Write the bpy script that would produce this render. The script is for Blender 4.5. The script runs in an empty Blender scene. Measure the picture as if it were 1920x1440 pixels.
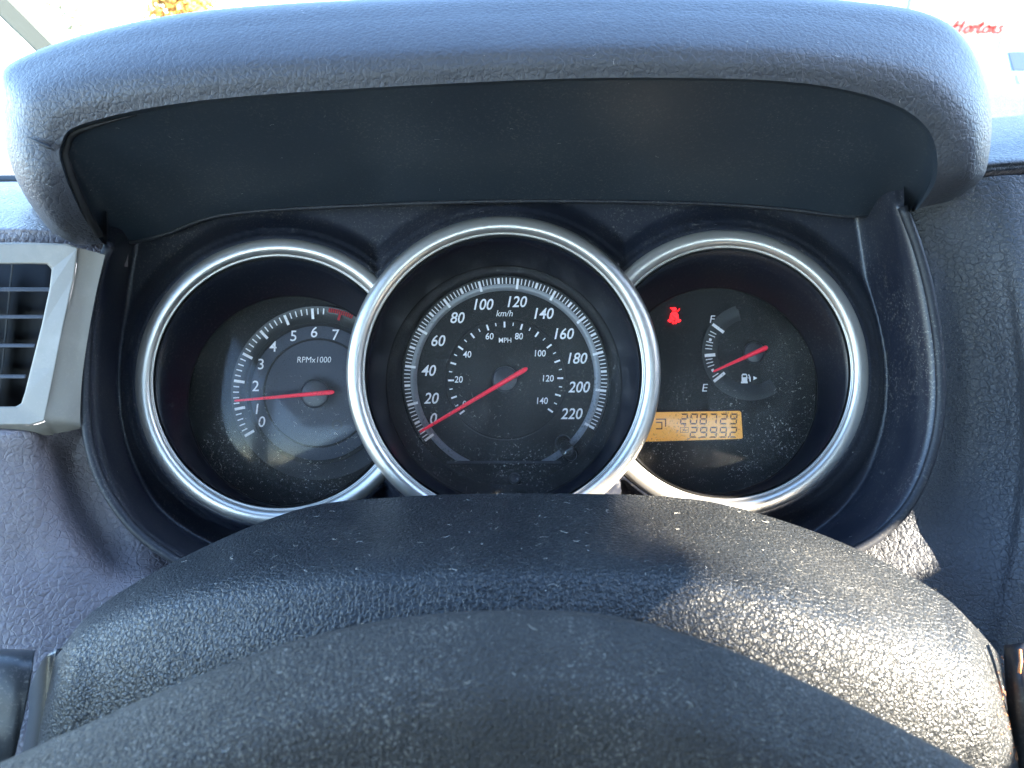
import bpy, bmesh, math, random
import numpy as np
from mathutils import Vector, Matrix
random.seed(7); rng = np.random.default_rng(7)
R = math.radians
S = bpy.context.scene
C = S.collection
# ------------------------------------------------------------------ camera, sky, sun, exposure
F = 1390.0                       # focal length in pixels of the 1920 px wide photograph
PITCH = R(23.5)
CAMPOS = Vector((0, 0, 1.22))
cam = bpy.data.cameras.new('camera'); co = bpy.data.objects.new('camera', cam); C.objects.link(co)
co.location = CAMPOS; co.rotation_euler = (math.pi/2 - PITCH, 0, 0)
cam.sensor_width = 36; cam.lens = F/1920*36; cam.clip_start = 0.01; cam.clip_end = 2000
cam.dof.use_dof = True; cam.dof.focus_distance = 0.355; cam.dof.aperture_fstop = 19
S.camera = co
SUN_AZ = R(112); SUN_EL = R(24)  # azimuth clockwise from the way the car points
sdir = Vector((math.sin(SUN_AZ)*math.cos(SUN_EL), math.cos(SUN_AZ)*math.cos(SUN_EL), math.sin(SUN_EL)))
w = bpy.data.worlds.new('World'); S.world = w; w.use_nodes = True
nt = w.node_tree; bg = nt.nodes['Background']; sky = nt.nodes.new('ShaderNodeTexSky')
sky.sky_type = 'NISHITA'; sky.sun_disc = False; sky.sun_elevation = SUN_EL; sky.sun_rotation = SUN_AZ
sky.altitude = 100; sky.air_density = 1.0; sky.dust_density = 0.5; sky.ozone_density = 3.0
nt.links.new(sky.outputs[0], bg.inputs[0]); bg.inputs[1].default_value = 0.15
sl = bpy.data.lights.new('sun', 'SUN'); sl.energy = 5; sl.angle = R(0.4); sl.color = (1, .90, .74)
so = bpy.data.objects.new('sun', sl); C.objects.link(so); so.rotation_euler = sdir.to_track_quat('Z', 'Y').to_euler()
so.location = (3, -3, 5)
S.view_settings.view_transform = 'Standard'; S.view_settings.look = 'None'
S.view_settings.gamma = 1; S.view_settings.exposure = 4.0
try:
    S.cycles.max_bounces = 10; S.cycles.transparent_max_bounces = 16; S.cycles.sample_clamp_indirect = 4
    S.cycles.use_denoising = True; S.cycles.caustics_reflective = False; S.cycles.caustics_refractive = False
except Exception: pass

# ------------------------------------------------------------------ camera frame, used to lay out the instrument panel
fw = Vector((0, math.cos(PITCH), -math.sin(PITCH))); up = Vector((0, math.sin(PITCH), math.cos(PITCH))); rt = Vector((1, 0, 0))
M3 = np.array([rt, up, fw])      # rows
CP = np.array(CAMPOS)
def W(u, v, d):                  # point of the dashboard: image pixel (u,v) unprojected to camera depth d in metres
    u = np.asarray(u, float); v = np.asarray(v, float); d = np.asarray(d, float)
    u, v, d = np.broadcast_arrays(u, v, d)
    loc = np.stack([(u-960)/F*d, (720-v)/F*d, d], -1)
    return loc @ M3 + CP
def WV(u, v, d): return Vector(W(u, v, d))

# ------------------------------------------------------------------ materials
MATS = {}
def mat(name, base, rough=.5, metal=0, spec=.5, bump=None, bscale=500, bstr=.3, bdist=.0004, dust=0, dscale=900, dcol=(.42, .38, .32),
        emit=None, estr=0, coat=0, var=0, stain=0, sheen=0):
    m = bpy.data.materials.new(name); m.use_nodes = True; n = m.node_tree.nodes; L = m.node_tree.links
    p = n['Principled BSDF']; p.inputs['Base Color'].default_value = (*base, 1)
    p.inputs['Roughness'].default_value = rough; p.inputs['Metallic'].default_value = metal
    p.inputs['Specular IOR Level'].default_value = spec; p.inputs['Coat Weight'].default_value = coat
    if sheen: p.inputs['Sheen Weight'].default_value = sheen; p.inputs['Sheen Roughness'].default_value = .4
    if emit: p.inputs['Emission Color'].default_value = (*emit, 1); p.inputs['Emission Strength'].default_value = estr
    tc = n.new('ShaderNodeTexCoord'); co_ = tc.outputs['Object']
    def noise(scale, det=3, rgh=.55):
        x = n.new('ShaderNodeTexNoise'); x.inputs['Scale'].default_value = scale; x.inputs['Detail'].default_value = det
        x.inputs['Roughness'].default_value = rgh; L.new(co_, x.inputs['Vector']); return x.outputs['Fac']
    def ramp(src, a, b, va=0, vb=1):
        x = n.new('ShaderNodeMapRange'); x.inputs['From Min'].default_value = a; x.inputs['From Max'].default_value = b
        x.inputs['To Min'].default_value = va; x.inputs['To Max'].default_value = vb; L.new(src, x.inputs['Value']); return x.outputs[0]
    def mul(a, b, op='MULTIPLY'):
        x = n.new('ShaderNodeMath'); x.operation = op
        for i, s in enumerate((a, b)):
            if isinstance(s, (int, float)): x.inputs[i].default_value = s
            else: L.new(s, x.inputs[i])
        return x.outputs[0]
    def mix(fac, a, b):
        x = n.new('ShaderNodeMix'); x.data_type = 'RGBA'
        L.new(fac, x.inputs['Factor'])
        for k, s in ((6, a), (7, b)):
            if isinstance(s, tuple): x.inputs[k].default_value = (*s, 1)
            else: L.new(s, x.inputs[k])
        return x.outputs[2]
    col = base
    if var:
        col = mix(ramp(noise(22, 4), .3, .7), tuple(c*(1-var) for c in base), tuple(min(1, c*(1+var)) for c in base))
    if stain:
        col = mix(mul(ramp(noise(60, 6, .7), .5, .75), stain), col, dcol)
    h = None
    if bump == 'leather':
        # warped cells with creases between them
        nz = n.new('ShaderNodeTexNoise'); nz.inputs['Scale'].default_value = bscale*.8; nz.inputs['Detail'].default_value = 2; L.new(co_, nz.inputs['Vector'])
        sc = n.new('ShaderNodeVectorMath'); sc.operation = 'MULTIPLY_ADD'; L.new(nz.outputs['Color'], sc.inputs[0])
        sc.inputs[1].default_value = (.9/bscale,)*3; L.new(co_, sc.inputs[2])
        def vor(feat, scl):
            vo = n.new('ShaderNodeTexVoronoi'); vo.feature = feat; vo.inputs['Scale'].default_value = scl; L.new(sc.outputs[0], vo.inputs['Vector'])
            if feat == 'SMOOTH_F1': vo.inputs['Smoothness'].default_value = .35
            return vo.outputs['Distance']
        dome = ramp(vor('SMOOTH_F1', bscale), .15, .75, 1, 0)
        edge = ramp(vor('DISTANCE_TO_EDGE', bscale*.62), 0, .10, 0, 1)
        h = mul(mul(dome, .75), mul(edge, .6), 'ADD')
        h = mul(h, mul(noise(bscale*1.6, 2), .55), 'ADD')
        h = mul(h, mul(ramp(noise(bscale*.25, 2), .3, .7), .6), 'ADD')
    elif bump == 'fine':
        h = noise(bscale, 2, .6)
    if h is not None:
        b = n.new('ShaderNodeBump'); b.inputs['Strength'].default_value = bstr; b.inputs['Distance'].default_value = bdist
        L.new(h, b.inputs['Height']); L.new(b.outputs[0], p.inputs['Normal'])
    if dust:
        msk = ramp(noise(dscale, 3, .7), .55, .66)
        low = ramp(noise(35, 4, .6), .38, .65, .15, 1)
        fac = mul(mul(msk, low), dust)
        film = mul(ramp(noise(14, 5, .65), .35, .75), dust*.13)
        fac = mul(fac, film, 'ADD')
        col = mix(fac, col, dcol)
        rr = mul(fac, .5); L.new(mul(rr, rough, 'ADD'), p.inputs['Roughness'])
    if not isinstance(col, tuple): L.new(col, p.inputs['Base Color'])
    MATS[name] = m; return m

M_hood = mat('padded_leather', (.036, .037, .045), .52, spec=.6, bump='leather', bscale=620, bstr=.42, bdist=.0005, dust=.05, var=.08)
M_smooth = mat('smooth_soft_plastic', (.010, .012, .018), .5, spec=.4, bump='fine', bscale=2500, bstr=.1, dust=.2)
M_inner = mat('hood_lining_plastic', (.020, .029, .040), .42, spec=.5, bump='fine', bscale=2500, bstr=.10, dust=.15)
M_dash = mat('dash_leather_grain_lit', (.165, .140, .145), .52, spec=.7, bump='leather', bscale=480, bstr=.7, bdist=.0005, dust=.12, var=.08)  # left dash leather, lightened: window light put into the base colour
M_dashr = mat('dash_leather_grain_shaded', (.034, .037, .045), .5, spec=.5, bump='leather', bscale=540, bstr=.65, bdist=.0005, dust=.3, dscale=1400, var=.1)  # same leather on the right, darker base stands in for weaker light
M_col = mat('column_leather_grain', (.011, .013, .015), .36, spec=.36, bump='leather', bscale=820, bstr=.62, bdist=.0005, dust=.6, dscale=1000, dcol=(.16, .15, .13), var=.15)
M_hub = mat('wheel_pad_rubber', (.014, .012, .010), .6, spec=.3, bump='leather', bscale=1000, bstr=.7, bdist=.0005, dust=.8, dscale=1500, dcol=(.26, .235, .20))
M_bez = mat('bezel_plastic', (.009, .012, .022), .34, spec=.5, bump='fine', bscale=3000, bstr=.06, dust=.3)
M_ring = mat('satin_silver', (.60, .57, .53), .36, metal=.9, bump='fine', bscale=4000, bstr=.05, stain=.10, dust=.3, dscale=1500)
M_vent = mat('vent_silver', (.23, .205, .17), .55, metal=.3, bump='fine', bscale=4000, bstr=.05, stain=.2, dust=.2)
M_tube = mat('gauge_tube_plastic', (.004, .0055, .011), .30, spec=.42, bump='fine', bscale=3000, bstr=.05, dust=.10)
M_gap = mat('black_gap', (.004, .004, .005), .7)
M_dial = mat('dial_black', (.0025, .003, .0045), .5, spec=.3, dust=.12)
M_dialblue = mat('dial_sky_tint', (.034, .040, .064), .5, dust=.06)  # blue-grey lift in the base stands in for reflected sky
M_band = mat('dial_silver_band', (.30, .31, .33), .4, metal=.3)
M_bandd = mat('dial_grey_band', (.045, .047, .050), .4, metal=.3)
M_print = mat('white_print', (.80, .82, .86), .6, emit=(.85, .92, 1), estr=.014)  # faint glow added to brighten print in the shaded gauges; not a lamp
M_printred = mat('red_print', (.65, .02, .03), .6)
M_needle = mat('red_needle', (.95, .035, .075), .45, emit=(1, .03, .09), estr=.02)
M_cap = mat('needle_cap', (.035, .035, .045), .35)
M_lamp = mat('red_telltale', (.9, .01, .01), .5, emit=(1, .008, .012), estr=.3)
M_lcdink = mat('lcd_ink', (.05, .02, .008), .6)
M_slat = mat('vent_slat_plastic', (.04, .04, .045), .45, dust=.3)
M_black = mat('black_plastic', (.012, .012, .014), .4, dust=.2)
M_stalk = mat('stalk_plastic', (.03, .032, .034), .35, dust=.3)
M_fibre = mat('lint_fibre', (.65, .62, .55), .8)
M_copper = mat('copper_fibre', (.6, .22, .08), .5)
M_pillar = mat('pillar_trim', (.20, .22, .205), .7)
M_lining = mat('roof_lining', (.24, .26, .30), .9)
M_seat = mat('seat_fabric', (.05, .05, .055), .9)

def lcd_mat():
    m = mat('lcd_amber', (.85, .47, .08), .35, emit=(1, .47, .07), estr=.03)
    return m
M_lcd = lcd_mat()
def glass(name, dust, rough=.02, tint=(1, 1, 1), refl=1.0):
    m = bpy.data.materials.new(name); m.use_nodes = True; n = m.node_tree.nodes; L = m.node_tree.links
    n.remove(n['Principled BSDF']); out = n['Material Output']
    tr = n.new('ShaderNodeBsdfTransparent'); tr.inputs[0].default_value = (*tint, 1)
    gl = n.new('ShaderNodeBsdfGlossy'); gl.inputs['Roughness'].default_value = rough
    fr = n.new('ShaderNodeFresnel'); fr.inputs[0].default_value = 1.45
    mu = n.new('ShaderNodeMath'); mu.operation = 'MULTIPLY'; mu.inputs[1].default_value = refl; L.new(fr.outputs[0], mu.inputs[0])
    a = n.new('ShaderNodeMixShader'); L.new(mu.outputs[0], a.inputs[0]); L.new(tr.outputs[0], a.inputs[1]); L.new(gl.outputs[0], a.inputs[2])
    last = a.outputs[0]
    if dust:
        tc = n.new('ShaderNodeTexCoord')
        def nz(s, d, r, a0, a1, v0, v1):
            x = n.new('ShaderNodeTexNoise'); x.inputs['Scale'].default_value = s; x.inputs['Detail'].default_value = d; x.inputs['Roughness'].default_value = r
            L.new(tc.outputs['Object'], x.inputs['Vector'])
            y = n.new('ShaderNodeMapRange'); y.inputs[1].default_value = a0; y.inputs[2].default_value = a1; y.inputs[3].default_value = v0; y.inputs[4].default_value = v1
            L.new(x.outputs['Fac'], y.inputs[0]); return y.outputs[0]
        k1 = nz(1000, 3, .7, .56, .68, 0, 1); k2 = nz(60, 4, .6, .38, .65, .08, 1); k3 = nz(25, 6, .7, .3, .8, .03, .22)
        sx = n.new('ShaderNodeSeparateXYZ'); L.new(tc.outputs['Object'], sx.inputs[0])
        g = n.new('ShaderNodeMapRange'); g.inputs[1].default_value = .05; g.inputs[2].default_value = -.05; g.inputs[3].default_value = .25; g.inputs[4].default_value = 1.25
        L.new(sx.outputs['Z'], g.inputs[0])
        def ma(o, p, q):
            x = n.new('ShaderNodeMath'); x.operation = o; x.use_clamp = True
            for i, s in enumerate((p, q)):
                if isinstance(s, float): x.inputs[i].default_value = s
                else: L.new(s, x.inputs[i])
            return x.outputs[0]
        f = ma('MULTIPLY', ma('MULTIPLY', ma('ADD', ma('MULTIPLY', k1, k2), k3), g.outputs[0]), float(dust))
        di = n.new('ShaderNodeBsdfDiffuse'); di.inputs[0].default_value = (.30, .29, .27, 1)
        b = n.new('ShaderNodeMixShader'); L.new(f, b.inputs[0]); L.new(last, b.inputs[1]); L.new(di.outputs[0], b.inputs[2]); last = b.outputs[0]
    L.new(last, out.inputs[0]); return m
M_lens = glass('dusty_clear_lens', 1.0, .10, refl=.6)
M_screen = glass('windshield_glass', 0, tint=(.93, .97, .95), refl=.25)
M_stem = glass('smoky_stem', .6, .15, (.45, .46, .48), refl=2.0)

# ------------------------------------------------------------------ object helpers
def tagit(o, label=None, cat=None, group=None, kind=None):
    for k, x in (('label', label), ('category', cat), ('group', group), ('kind', kind)):
        if x: o[k] = x
    return o
def thing(name, base, label, cat, group=None, kind=None):
    o = bpy.data.objects.new(name, None); C.objects.link(o); o.location = Vector(base); o.empty_display_size = .02
    return tagit(o, label, cat, group, kind)
def root_of(o):
    p = Vector((0, 0, 0))
    while o is not None: p += o.location; o = o.parent
    return p
def mk(name, verts, faces, m, parent=None, smooth=True, base=None):
    verts = np.asarray(verts, float)
    b = Vector(base) if base is not None else (root_of(parent) if parent is not None else Vector(verts.mean(0)))
    me = bpy.data.meshes.new(name); me.from_pydata((verts-np.array(b)).tolist(), [], [list(map(int, f)) for f in faces])
    me.materials.append(m); me.update()
    bm = bmesh.new(); bm.from_mesh(me); bmesh.ops.recalc_face_normals(bm, faces=bm.faces); bm.to_mesh(me); bm.free()
    if smooth: me.shade_smooth()
    o = bpy.data.objects.new(name, me); C.objects.link(o)
    if parent is not None: o.parent = parent; o.location = b-root_of(parent)
    else: o.location = b
    return o
def cr(P, n, ax=0):              # Catmull-Rom resampling of the control points along axis ax
    P = np.moveaxis(np.asarray(P, float), ax, 0); K = len(P)
    t = np.linspace(0, K-1, n); i = np.minimum(t.astype(int), K-2); f = (t-i).reshape((-1,)+(1,)*(P.ndim-1))
    g = lambda k: P[np.clip(k, 0, K-1)]
    a = np.where((i == 0).reshape(f.shape), 2*g(i)-g(i+1), g(i-1)); b, c = g(i), g(i+1)
    d = np.where((i == K-2).reshape(f.shape), 2*g(i+1)-g(i), g(i+2))
    r = .5*((2*b)+(-a+c)*f+(2*a-5*b+4*c-d)*f**2+(-a+3*b-3*c+d)*f**3)
    return np.moveaxis(r, 0, ax)
def gridfaces(a, b, closed=False):
    i, j = np.meshgrid(np.arange(a-1), np.arange(b if closed else b-1), indexing='ij'); j2 = (j+1) % b
    return np.stack([i*b+j, i*b+j2, (i+1)*b+j2, (i+1)*b+j], -1).reshape(-1, 4)
def net(name, ctrl, na, nb, m, parent=None, thick=0, keep=None):
    c = cr(cr(np.array(ctrl, float), na, 0), nb, 1)
    v = W(c[..., 0], c[..., 1], c[..., 2]).reshape(-1, 3); f = gridfaces(na, nb)
    if keep is not None:
        cc = c.reshape(-1, 3)[f].mean(1); f = f[keep(cc[:, 0], cc[:, 1])]
    o = mk(name, v, f, m, parent)
    if thick:
        s = o.modifiers.new('thickness', 'SOLIDIFY'); s.thickness = thick; s.offset = 0
    return o
MID = (944, 700)
def cutmid(f, uv, r=279):
    c = uv[f].mean(1); return f[np.hypot(c[:, 0]-MID[0], c[:, 1]-MID[1]) > r]
def lathe(name, prof, m, parent, n=160, cut=None, cap=False, smooth=True):      # prof: (u, v, r, d) circles
    a = np.linspace(0, 2*np.pi, n, endpoint=False); P = np.array(prof, float)
    u = P[:, 0:1]+P[:, 2:3]*np.cos(a); v = P[:, 1:2]+P[:, 2:3]*np.sin(a); d = np.repeat(P[:, 3:4], n, 1)
    f = gridfaces(len(P), n, True); uv = np.stack([u, v], -1).reshape(-1, 2); V = W(u, v, d).reshape(-1, 3)
    if cut: f = cutmid(f, uv, cut)
    return mk(name, V, f, m, parent, smooth)
def disc(name, u, v, r, d, m, parent, cut=None, rings=12, n=120, dome=0):
    prof = [(u, v, r*k/rings, d-dome*(1-(k/rings)**2)) for k in range(rings, -1, -1)]
    prof[-1] = (u, v, .01, d-dome)
    if cut: prof = [(u, v, r*k/40, d-dome*(1-(k/40)**2)) for k in range(40, 0, -1)]+[(u, v, .01, d-dome)]
    o = lathe(name, prof, m, parent, 200 if cut else n, cut); return o
def tube(name, pts, rad, m, parent=None, n=8, base=None):      # pts world (k,3)
    pts = np.asarray(pts, float); rad = np.broadcast_to(rad, (len(pts),)); T = np.gradient(pts, axis=0); T /= np.linalg.norm(T, axis=1, keepdims=True)+1e-12
    ref = np.array([.3, .2, .93]); A = np.cross(T, ref); A /= np.linalg.norm(A, axis=1, keepdims=True)+1e-12; B = np.cross(T, A)
    a = np.linspace(0, 2*np.pi, n, endpoint=False)
    V = pts[:, None]+rad[:, None, None]*(A[:, None]*np.cos(a)[None, :, None]+B[:, None]*np.sin(a)[None, :, None])
    f = gridfaces(len(pts), n, True).tolist(); f += [list(range(n)), [(len(pts)-1)*n+k for k in range(n)]]
    return mk(name, V.reshape(-1, 3), f, m, parent, base=base)
def box_verts(x0, x1, y0, y1, z0, z1):
    return [(x, y, z) for x in (x0, x1) for y in (y0, y1) for z in (z0, z1)]
BF = [(0, 1, 3, 2), (4, 6, 7, 5), (0, 4, 5, 1), (2, 3, 7, 6), (0, 2, 6, 4), (1, 5, 7, 3)]
def box(name, b, m, parent=None, bevel=0):
    o = mk(name, box_verts(*b), BF, m, parent, smooth=False)
    if bevel: x = o.modifiers.new('bevel', 'BEVEL'); x.width = bevel; x.segments = 3
    return o
def flat(name, polys, d, m, parent, th=.0002):   # polygons [(u,v)...] at depth d, given a small thickness
    V = []; Fc = []
    for p in polys:
        k = len(V); n = len(p)
        V += [W(u, v, d-th) for u, v in p]+[W(u, v, d) for u, v in p]
        Fc += [list(range(k, k+n))]+[[k+i, k+(i+1) % n, k+n+(i+1) % n, k+n+i] for i in range(n)]
    return mk(name, np.array(V), Fc, m, parent, smooth=False)
_tc = {}
def text(name, s, u, v, h, d, m, parent, shear=0, bold=0, wid=1.0, th=.0002):
    key = (s, shear, bold)
    if key not in _tc:
        c = bpy.data.curves.new('t', 'FONT'); c.body = s; c.size = 1; c.shear = shear; c.offset = bold; c.align_x = 'LEFT'; c.resolution_u = 4
        o = bpy.data.objects.new('t', c); C.objects.link(o); dg = bpy.context.evaluated_depsgraph_get(); e = o.evaluated_get(dg); me = e.to_mesh()
        V = np.array([x.co[:] for x in me.vertices]); Fc = [list(p.vertices) for p in me.polygons]
        e.to_mesh_clear(); bpy.data.objects.remove(o); bpy.data.curves.remove(c); _tc[key] = (V, Fc)
    V, Fc = _tc[key]
    cap = .727; x0, x1 = V[:, 0].min(), V[:, 0].max()
    uu = u+(V[:, 0]-(x0+x1)/2)*h/cap*wid; vv = v-(V[:, 1]-cap/2)*h/cap
    return mk(name, W(uu, vv, d-th), Fc, m, parent, smooth=False)
def tickpoly(cu, cv, ang, r0, r1, w):
    a = R(ang); e = (math.cos(a), -math.sin(a)); t = (-e[1], e[0])
    return [(cu+e[0]*r+t[0]*w*s/2, cv+e[1]*r+t[1]*w*s/2) for r, s in ((r0, -1), (r1, -1), (r1, 1), (r0, 1))]
def arcband(name, cu, cv, r0, r1, a0, a1, d0, d1, m, parent, n=80, keep=None, bulge=.0006):
    a = np.radians(np.linspace(a0, a1, n)); rr = np.linspace(r0, r1, 5); q = np.linspace(0, 1, 5)
    u = cu+rr[:, None]*np.cos(a); v = cv-rr[:, None]*np.sin(a); d = np.repeat((d0+(d1-d0)*q-bulge*np.sin(q*np.pi))[:, None], n, 1)
    f = gridfaces(5, n)
    if keep is not None:
        cc = np.stack([u, v], -1).reshape(-1, 2)[f].mean(1); f = f[keep(cc[:, 0], cc[:, 1])]
    return mk(name, W(u, v, d).reshape(-1, 3), f, m, parent)

# ------------------------------------------------------------------ outside the car
def structure(o): o['kind'] = 'structure'; return o
M_ground = mat('parking_asphalt', (.20, .19, .18), .9, bump='fine', bscale=60, bstr=.3, bdist=.01)
g = mk('ground', [(-400, -60, 0), (400, -60, 0), (400, 900, 0), (-400, 900, 0)], [(0, 1, 2, 3)], M_ground, smooth=False, base=(0, 0, 0)); structure(g)
M_wallw = mat('white_cladding', (.82, .80, .76), .7); M_glassb = mat('shop_window_glass', (.25, .28, .30), .15)
M_signred = mat('sign_red', (.30, .004, .006), .6, spec=.2)
shop = thing('shop_building', (24, 26.5, 0), 'white shop building with red script lettering, beyond the hood top right', 'building')
box('wall', (11, 44, 26, 36, 0, 2.35), M_wallw, shop)
box('fascia', (10.6, 44.4, 25.7, 36.4, 2.35, 5.2), M_wallw, shop)
for k in range(8):
    fr = box('window', (12+k*3.4, 14.8+k*3.4, 25.93, 26.02, .5, 2.1), M_pillar, shop); box('pane', (12.12+k*3.4, 14.68+k*3.4, 25.90, 25.928, .62, 1.98), M_glassb, fr)
# hand-drawn script word, strokes on the fascia
STRK = {'H': [[(0.1, 0), (.35, 1.0)], [(.65, 0), (.95, 1.05)], [(.0, .45), (.4, .55), (.85, .5)]],
 'o': [[(.3, .5), (.05, .35), (.05, .08), (.25, 0), (.45, .15), (.45, .42), (.3, .5), (.6, .42)]],
 'r': [[(0, 0), (.12, .48), (.2, .5), (.28, .38), (.42, .5)]],
 't': [[(.3, .95), (.1, .15), (.2, 0), (.38, .1)], [(0, .55), (.45, .6)]],
 'n': [[(0, 0), (.12, .5)], [(.08, .3), (.28, .5), (.38, .42), (.3, .08), (.4, 0), (.52, .12)]],
 's': [[(.42, .45), (.25, .5), (.15, .38), (.32, .2), (.25, .02), (.05, .06)]]}
signp = lambda x, z: (x, 25.62, z)
x0 = None
D_S = 25.62
def sky_pt(u, v, Y):             # point on the plane y = Y seen at image pixel (u, v)
    p = W(u, v, 1.0)-CP; t = (Y-CP[1])/p[1]; return CP+p*t
a_ = sky_pt(1782, 62, D_S); b_ = sky_pt(1880, 62, D_S); hgt = sky_pt(1800, 36, D_S)[2]-a_[2]
WORD = [('H', 1.1), ('o', .6), ('r', .45), ('t', .5), ('o', .6), ('n', .58), ('s', .5)]; tot = sum(x for _, x in WORD); sx = (b_[0]-a_[0])/tot; cx = a_[0]
for ch, adv in WORD:
    V = []; Fc = []
    for st in STRK[ch]:
        q = cr(np.array(st), 14, 0) if len(st) > 2 else cr(np.array(st), 4, 0)
        p = np.stack([cx+q[:, 0]*sx+.25*q[:, 1]*hgt*.6, np.full(len(q), D_S), a_[2]+q[:, 1]*hgt], -1)
        t = np.gradient(p, axis=0); t /= np.linalg.norm(t, axis=1, keepdims=True); nn = np.stack([-t[:, 2], 0*t[:, 0], t[:, 0]], -1)*.038
        k = len(V); ring_ = [p+nn, p-nn, p-nn+[0, .05, 0], p+nn+[0, .05, 0]]
        for i in range(len(p)): V += [r_[i] for r_ in ring_]
        for i in range(len(p)-1):
            for j in range(4): Fc.append([k+i*4+j, k+i*4+(j+1) % 4, k+(i+1)*4+(j+1) % 4, k+(i+1)*4+j])
    mk('letter', np.array(V), Fc, M_signred, shop, smooth=False); cx += adv*sx
M_carw = mat('car_paint_white', (.75, .76, .78), .3, coat=.5); M_cars = mat('car_paint_silver', (.35, .40, .46), .3, metal=.5, coat=.5)
M_tyre = mat('tyre_rubber', (.02, .02, .02), .8); M_cglass = mat('car_window_glass', (.03, .04, .05), .08); M_clight = mat('headlight_glass', (.7, .7, .72), .1)
def parked_car(x, y, paint, label, rot=0):
    r = thing('parked_car', (0, 0, 0), label, 'car', 'cars parked in front of the shop')
    prof = [(-2.1, .35), (-2.15, .75), (-1.9, .95), (-1.3, 1.02), (-.6, 1.45), (.7, 1.48), (1.4, 1.05), (2.05, .95), (2.15, .6), (2.1, .32)]
    n = len(prof); V = []
    for yy, sc in ((-.85, .97), (-.78, 1), (.78, 1), (.85, .97)):
        V += [(px*sc, yy*(1 if pz < 1.05 else .8), pz) for px, pz in prof]
    Fc = [[k*n+i, k*n+(i+1) % n, (k+1)*n+(i+1) % n, (k+1)*n+i] for k in range(3) for i in range(n)]+[list(range(n)), list(range(3*n, 4*n))]
    mk('body', V, Fc, paint, r, False, base=(0, 0, 0))
    for s in (-1, 1):
        mk('side_window', [(-1.15, s*.845, 1.03), (-.55, s*.70, 1.4), (.65, s*.70, 1.42), (1.2, s*.845, 1.06)], [(0, 1, 2, 3)], M_cglass, r, False)
    mk('windscreen', [(-1.34, -.66, 1.03), (-1.34, .66, 1.03), (-.64, .6, 1.45), (-.64, -.6, 1.45)], [(0, 1, 2, 3)], M_cglass, r, False)
    for s in (-1, 1):
        mk('headlight', box_verts(-2.17, -2.0, s*.62-.15, s*.62+.15, .66, .8), BF, M_clight, r, False)
        for wx in (-1.35, 1.35):
            a = np.linspace(0, 2*np.pi, 20, endpoint=False); V = np.concatenate([np.stack([wx+rr*np.cos(a), np.full(20, s*yy), .32+rr*np.sin(a)], -1) for rr, yy in ((.31, .7), (.32, .74), (.32, .86), (.30, .88), (.20, .88))])
            f = gridfaces(5, 20, True).tolist(); wobj = mk('wheel', V, f, M_tyre, r)
            V2 = np.concatenate([[[wx, s*.90, .32]], np.stack([wx+.21*np.cos(a), np.full(20, s*.87), .32+.21*np.sin(a)], -1)])
            mk('rim', V2, [[0, 1+i, 1+(i+1) % 20] for i in range(20)], M_cars, wobj)
    r.location = (x, y, 0); r.rotation_euler = (0, 0, rot); return r
parked_car(12.6, 20.0, M_cars, 'silver parked car before the shop, nearest to the dashboard hood', R(80))
parked_car(15.1, 20.4, M_carw, 'white parked car before the shop, at the right edge of the photo', R(84))
# trees past the top left of the hood
M_leafo = mat('autumn_leaves', (.45, .26, .06), .8); M_leafg = mat('pale_green_leaves', (.34, .34, .24), .8); M_bark = mat('bark', (.12, .09, .06), .9)
def tree(x, y, h, label, lm, nleaf, sp=.16):
    r = thing('street_tree', (x, y, 0), label, 'tree')
    tube('trunk', cr([(x, y, 0), (x+.1, y, h*.3), (x-.1, y, h*.6), (x, y, h*.9)], 14), np.linspace(.22, .05, 14), M_bark, r)
    V = []; Fc = []
    cl = [(x+rng.normal(0, h*sp), y+rng.normal(0, h*sp), h*.62+rng.normal(0, h*.17)) for _ in range(26)]
    for k in range(nleaf):
        c = np.array(cl[rng.integers(len(cl))])+rng.normal(0, h*.06, 3); a, b = rng.normal(size=(2, 3)); a /= np.linalg.norm(a); b = np.cross(a, b); b /= np.linalg.norm(b)
        s = rng.uniform(.07, .16); q = len(V); V += [c-a*s, c+b*s*.5, c+a*s, c-b*s*.5]; Fc.append([q, q+1, q+2, q+3])
    mk('crown', np.array(V), Fc, lm, r, False)
p = sky_pt(345, 8, 30); tree(p[0], 30, 6.2, 'orange-leaved autumn tree just above the hood at the top left', M_leafo, 5000, .09)
p = sky_pt(150, 30, 45); tree(p[0], 45, 5.5, 'pale green tree behind the windshield pillar at the top left', M_leafg, 4000)
pp = sky_pt(1706, 0, 22); tube('sign_pole', [(pp[0], 22, 0), (pp[0]+.05, 22, 7)], .09, M_pillar); tagit(bpy.data.objects['sign_pole'], 'slim grey pole standing just above the hood at the top right', 'pole')

# ------------------------------------------------------------------ cabin (lets light in through the screen and left side window)
cab = thing('car_cabin', (0, -.5, .3), 'grey windshield pillar and light roof lining of the car interior', 'car interior')
box('roof', (-.66, 1.16, -2.2, .06, 1.61, 1.66), M_lining, cab)
box('floor_pan', (-.72, 1.2, -2.2, 1.0, .22, .28), M_seat, cab)
for nm, xx in (('door_panel', -.72), ('door_panel', 1.14)):
    box(nm, (xx, xx+.07, -2.2, .75, .28, 1.02), M_seat, cab)
box('door_pillar', (-.66, -.60, -.72, -.58, 1.02, 1.62), M_pillar, cab)
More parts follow.
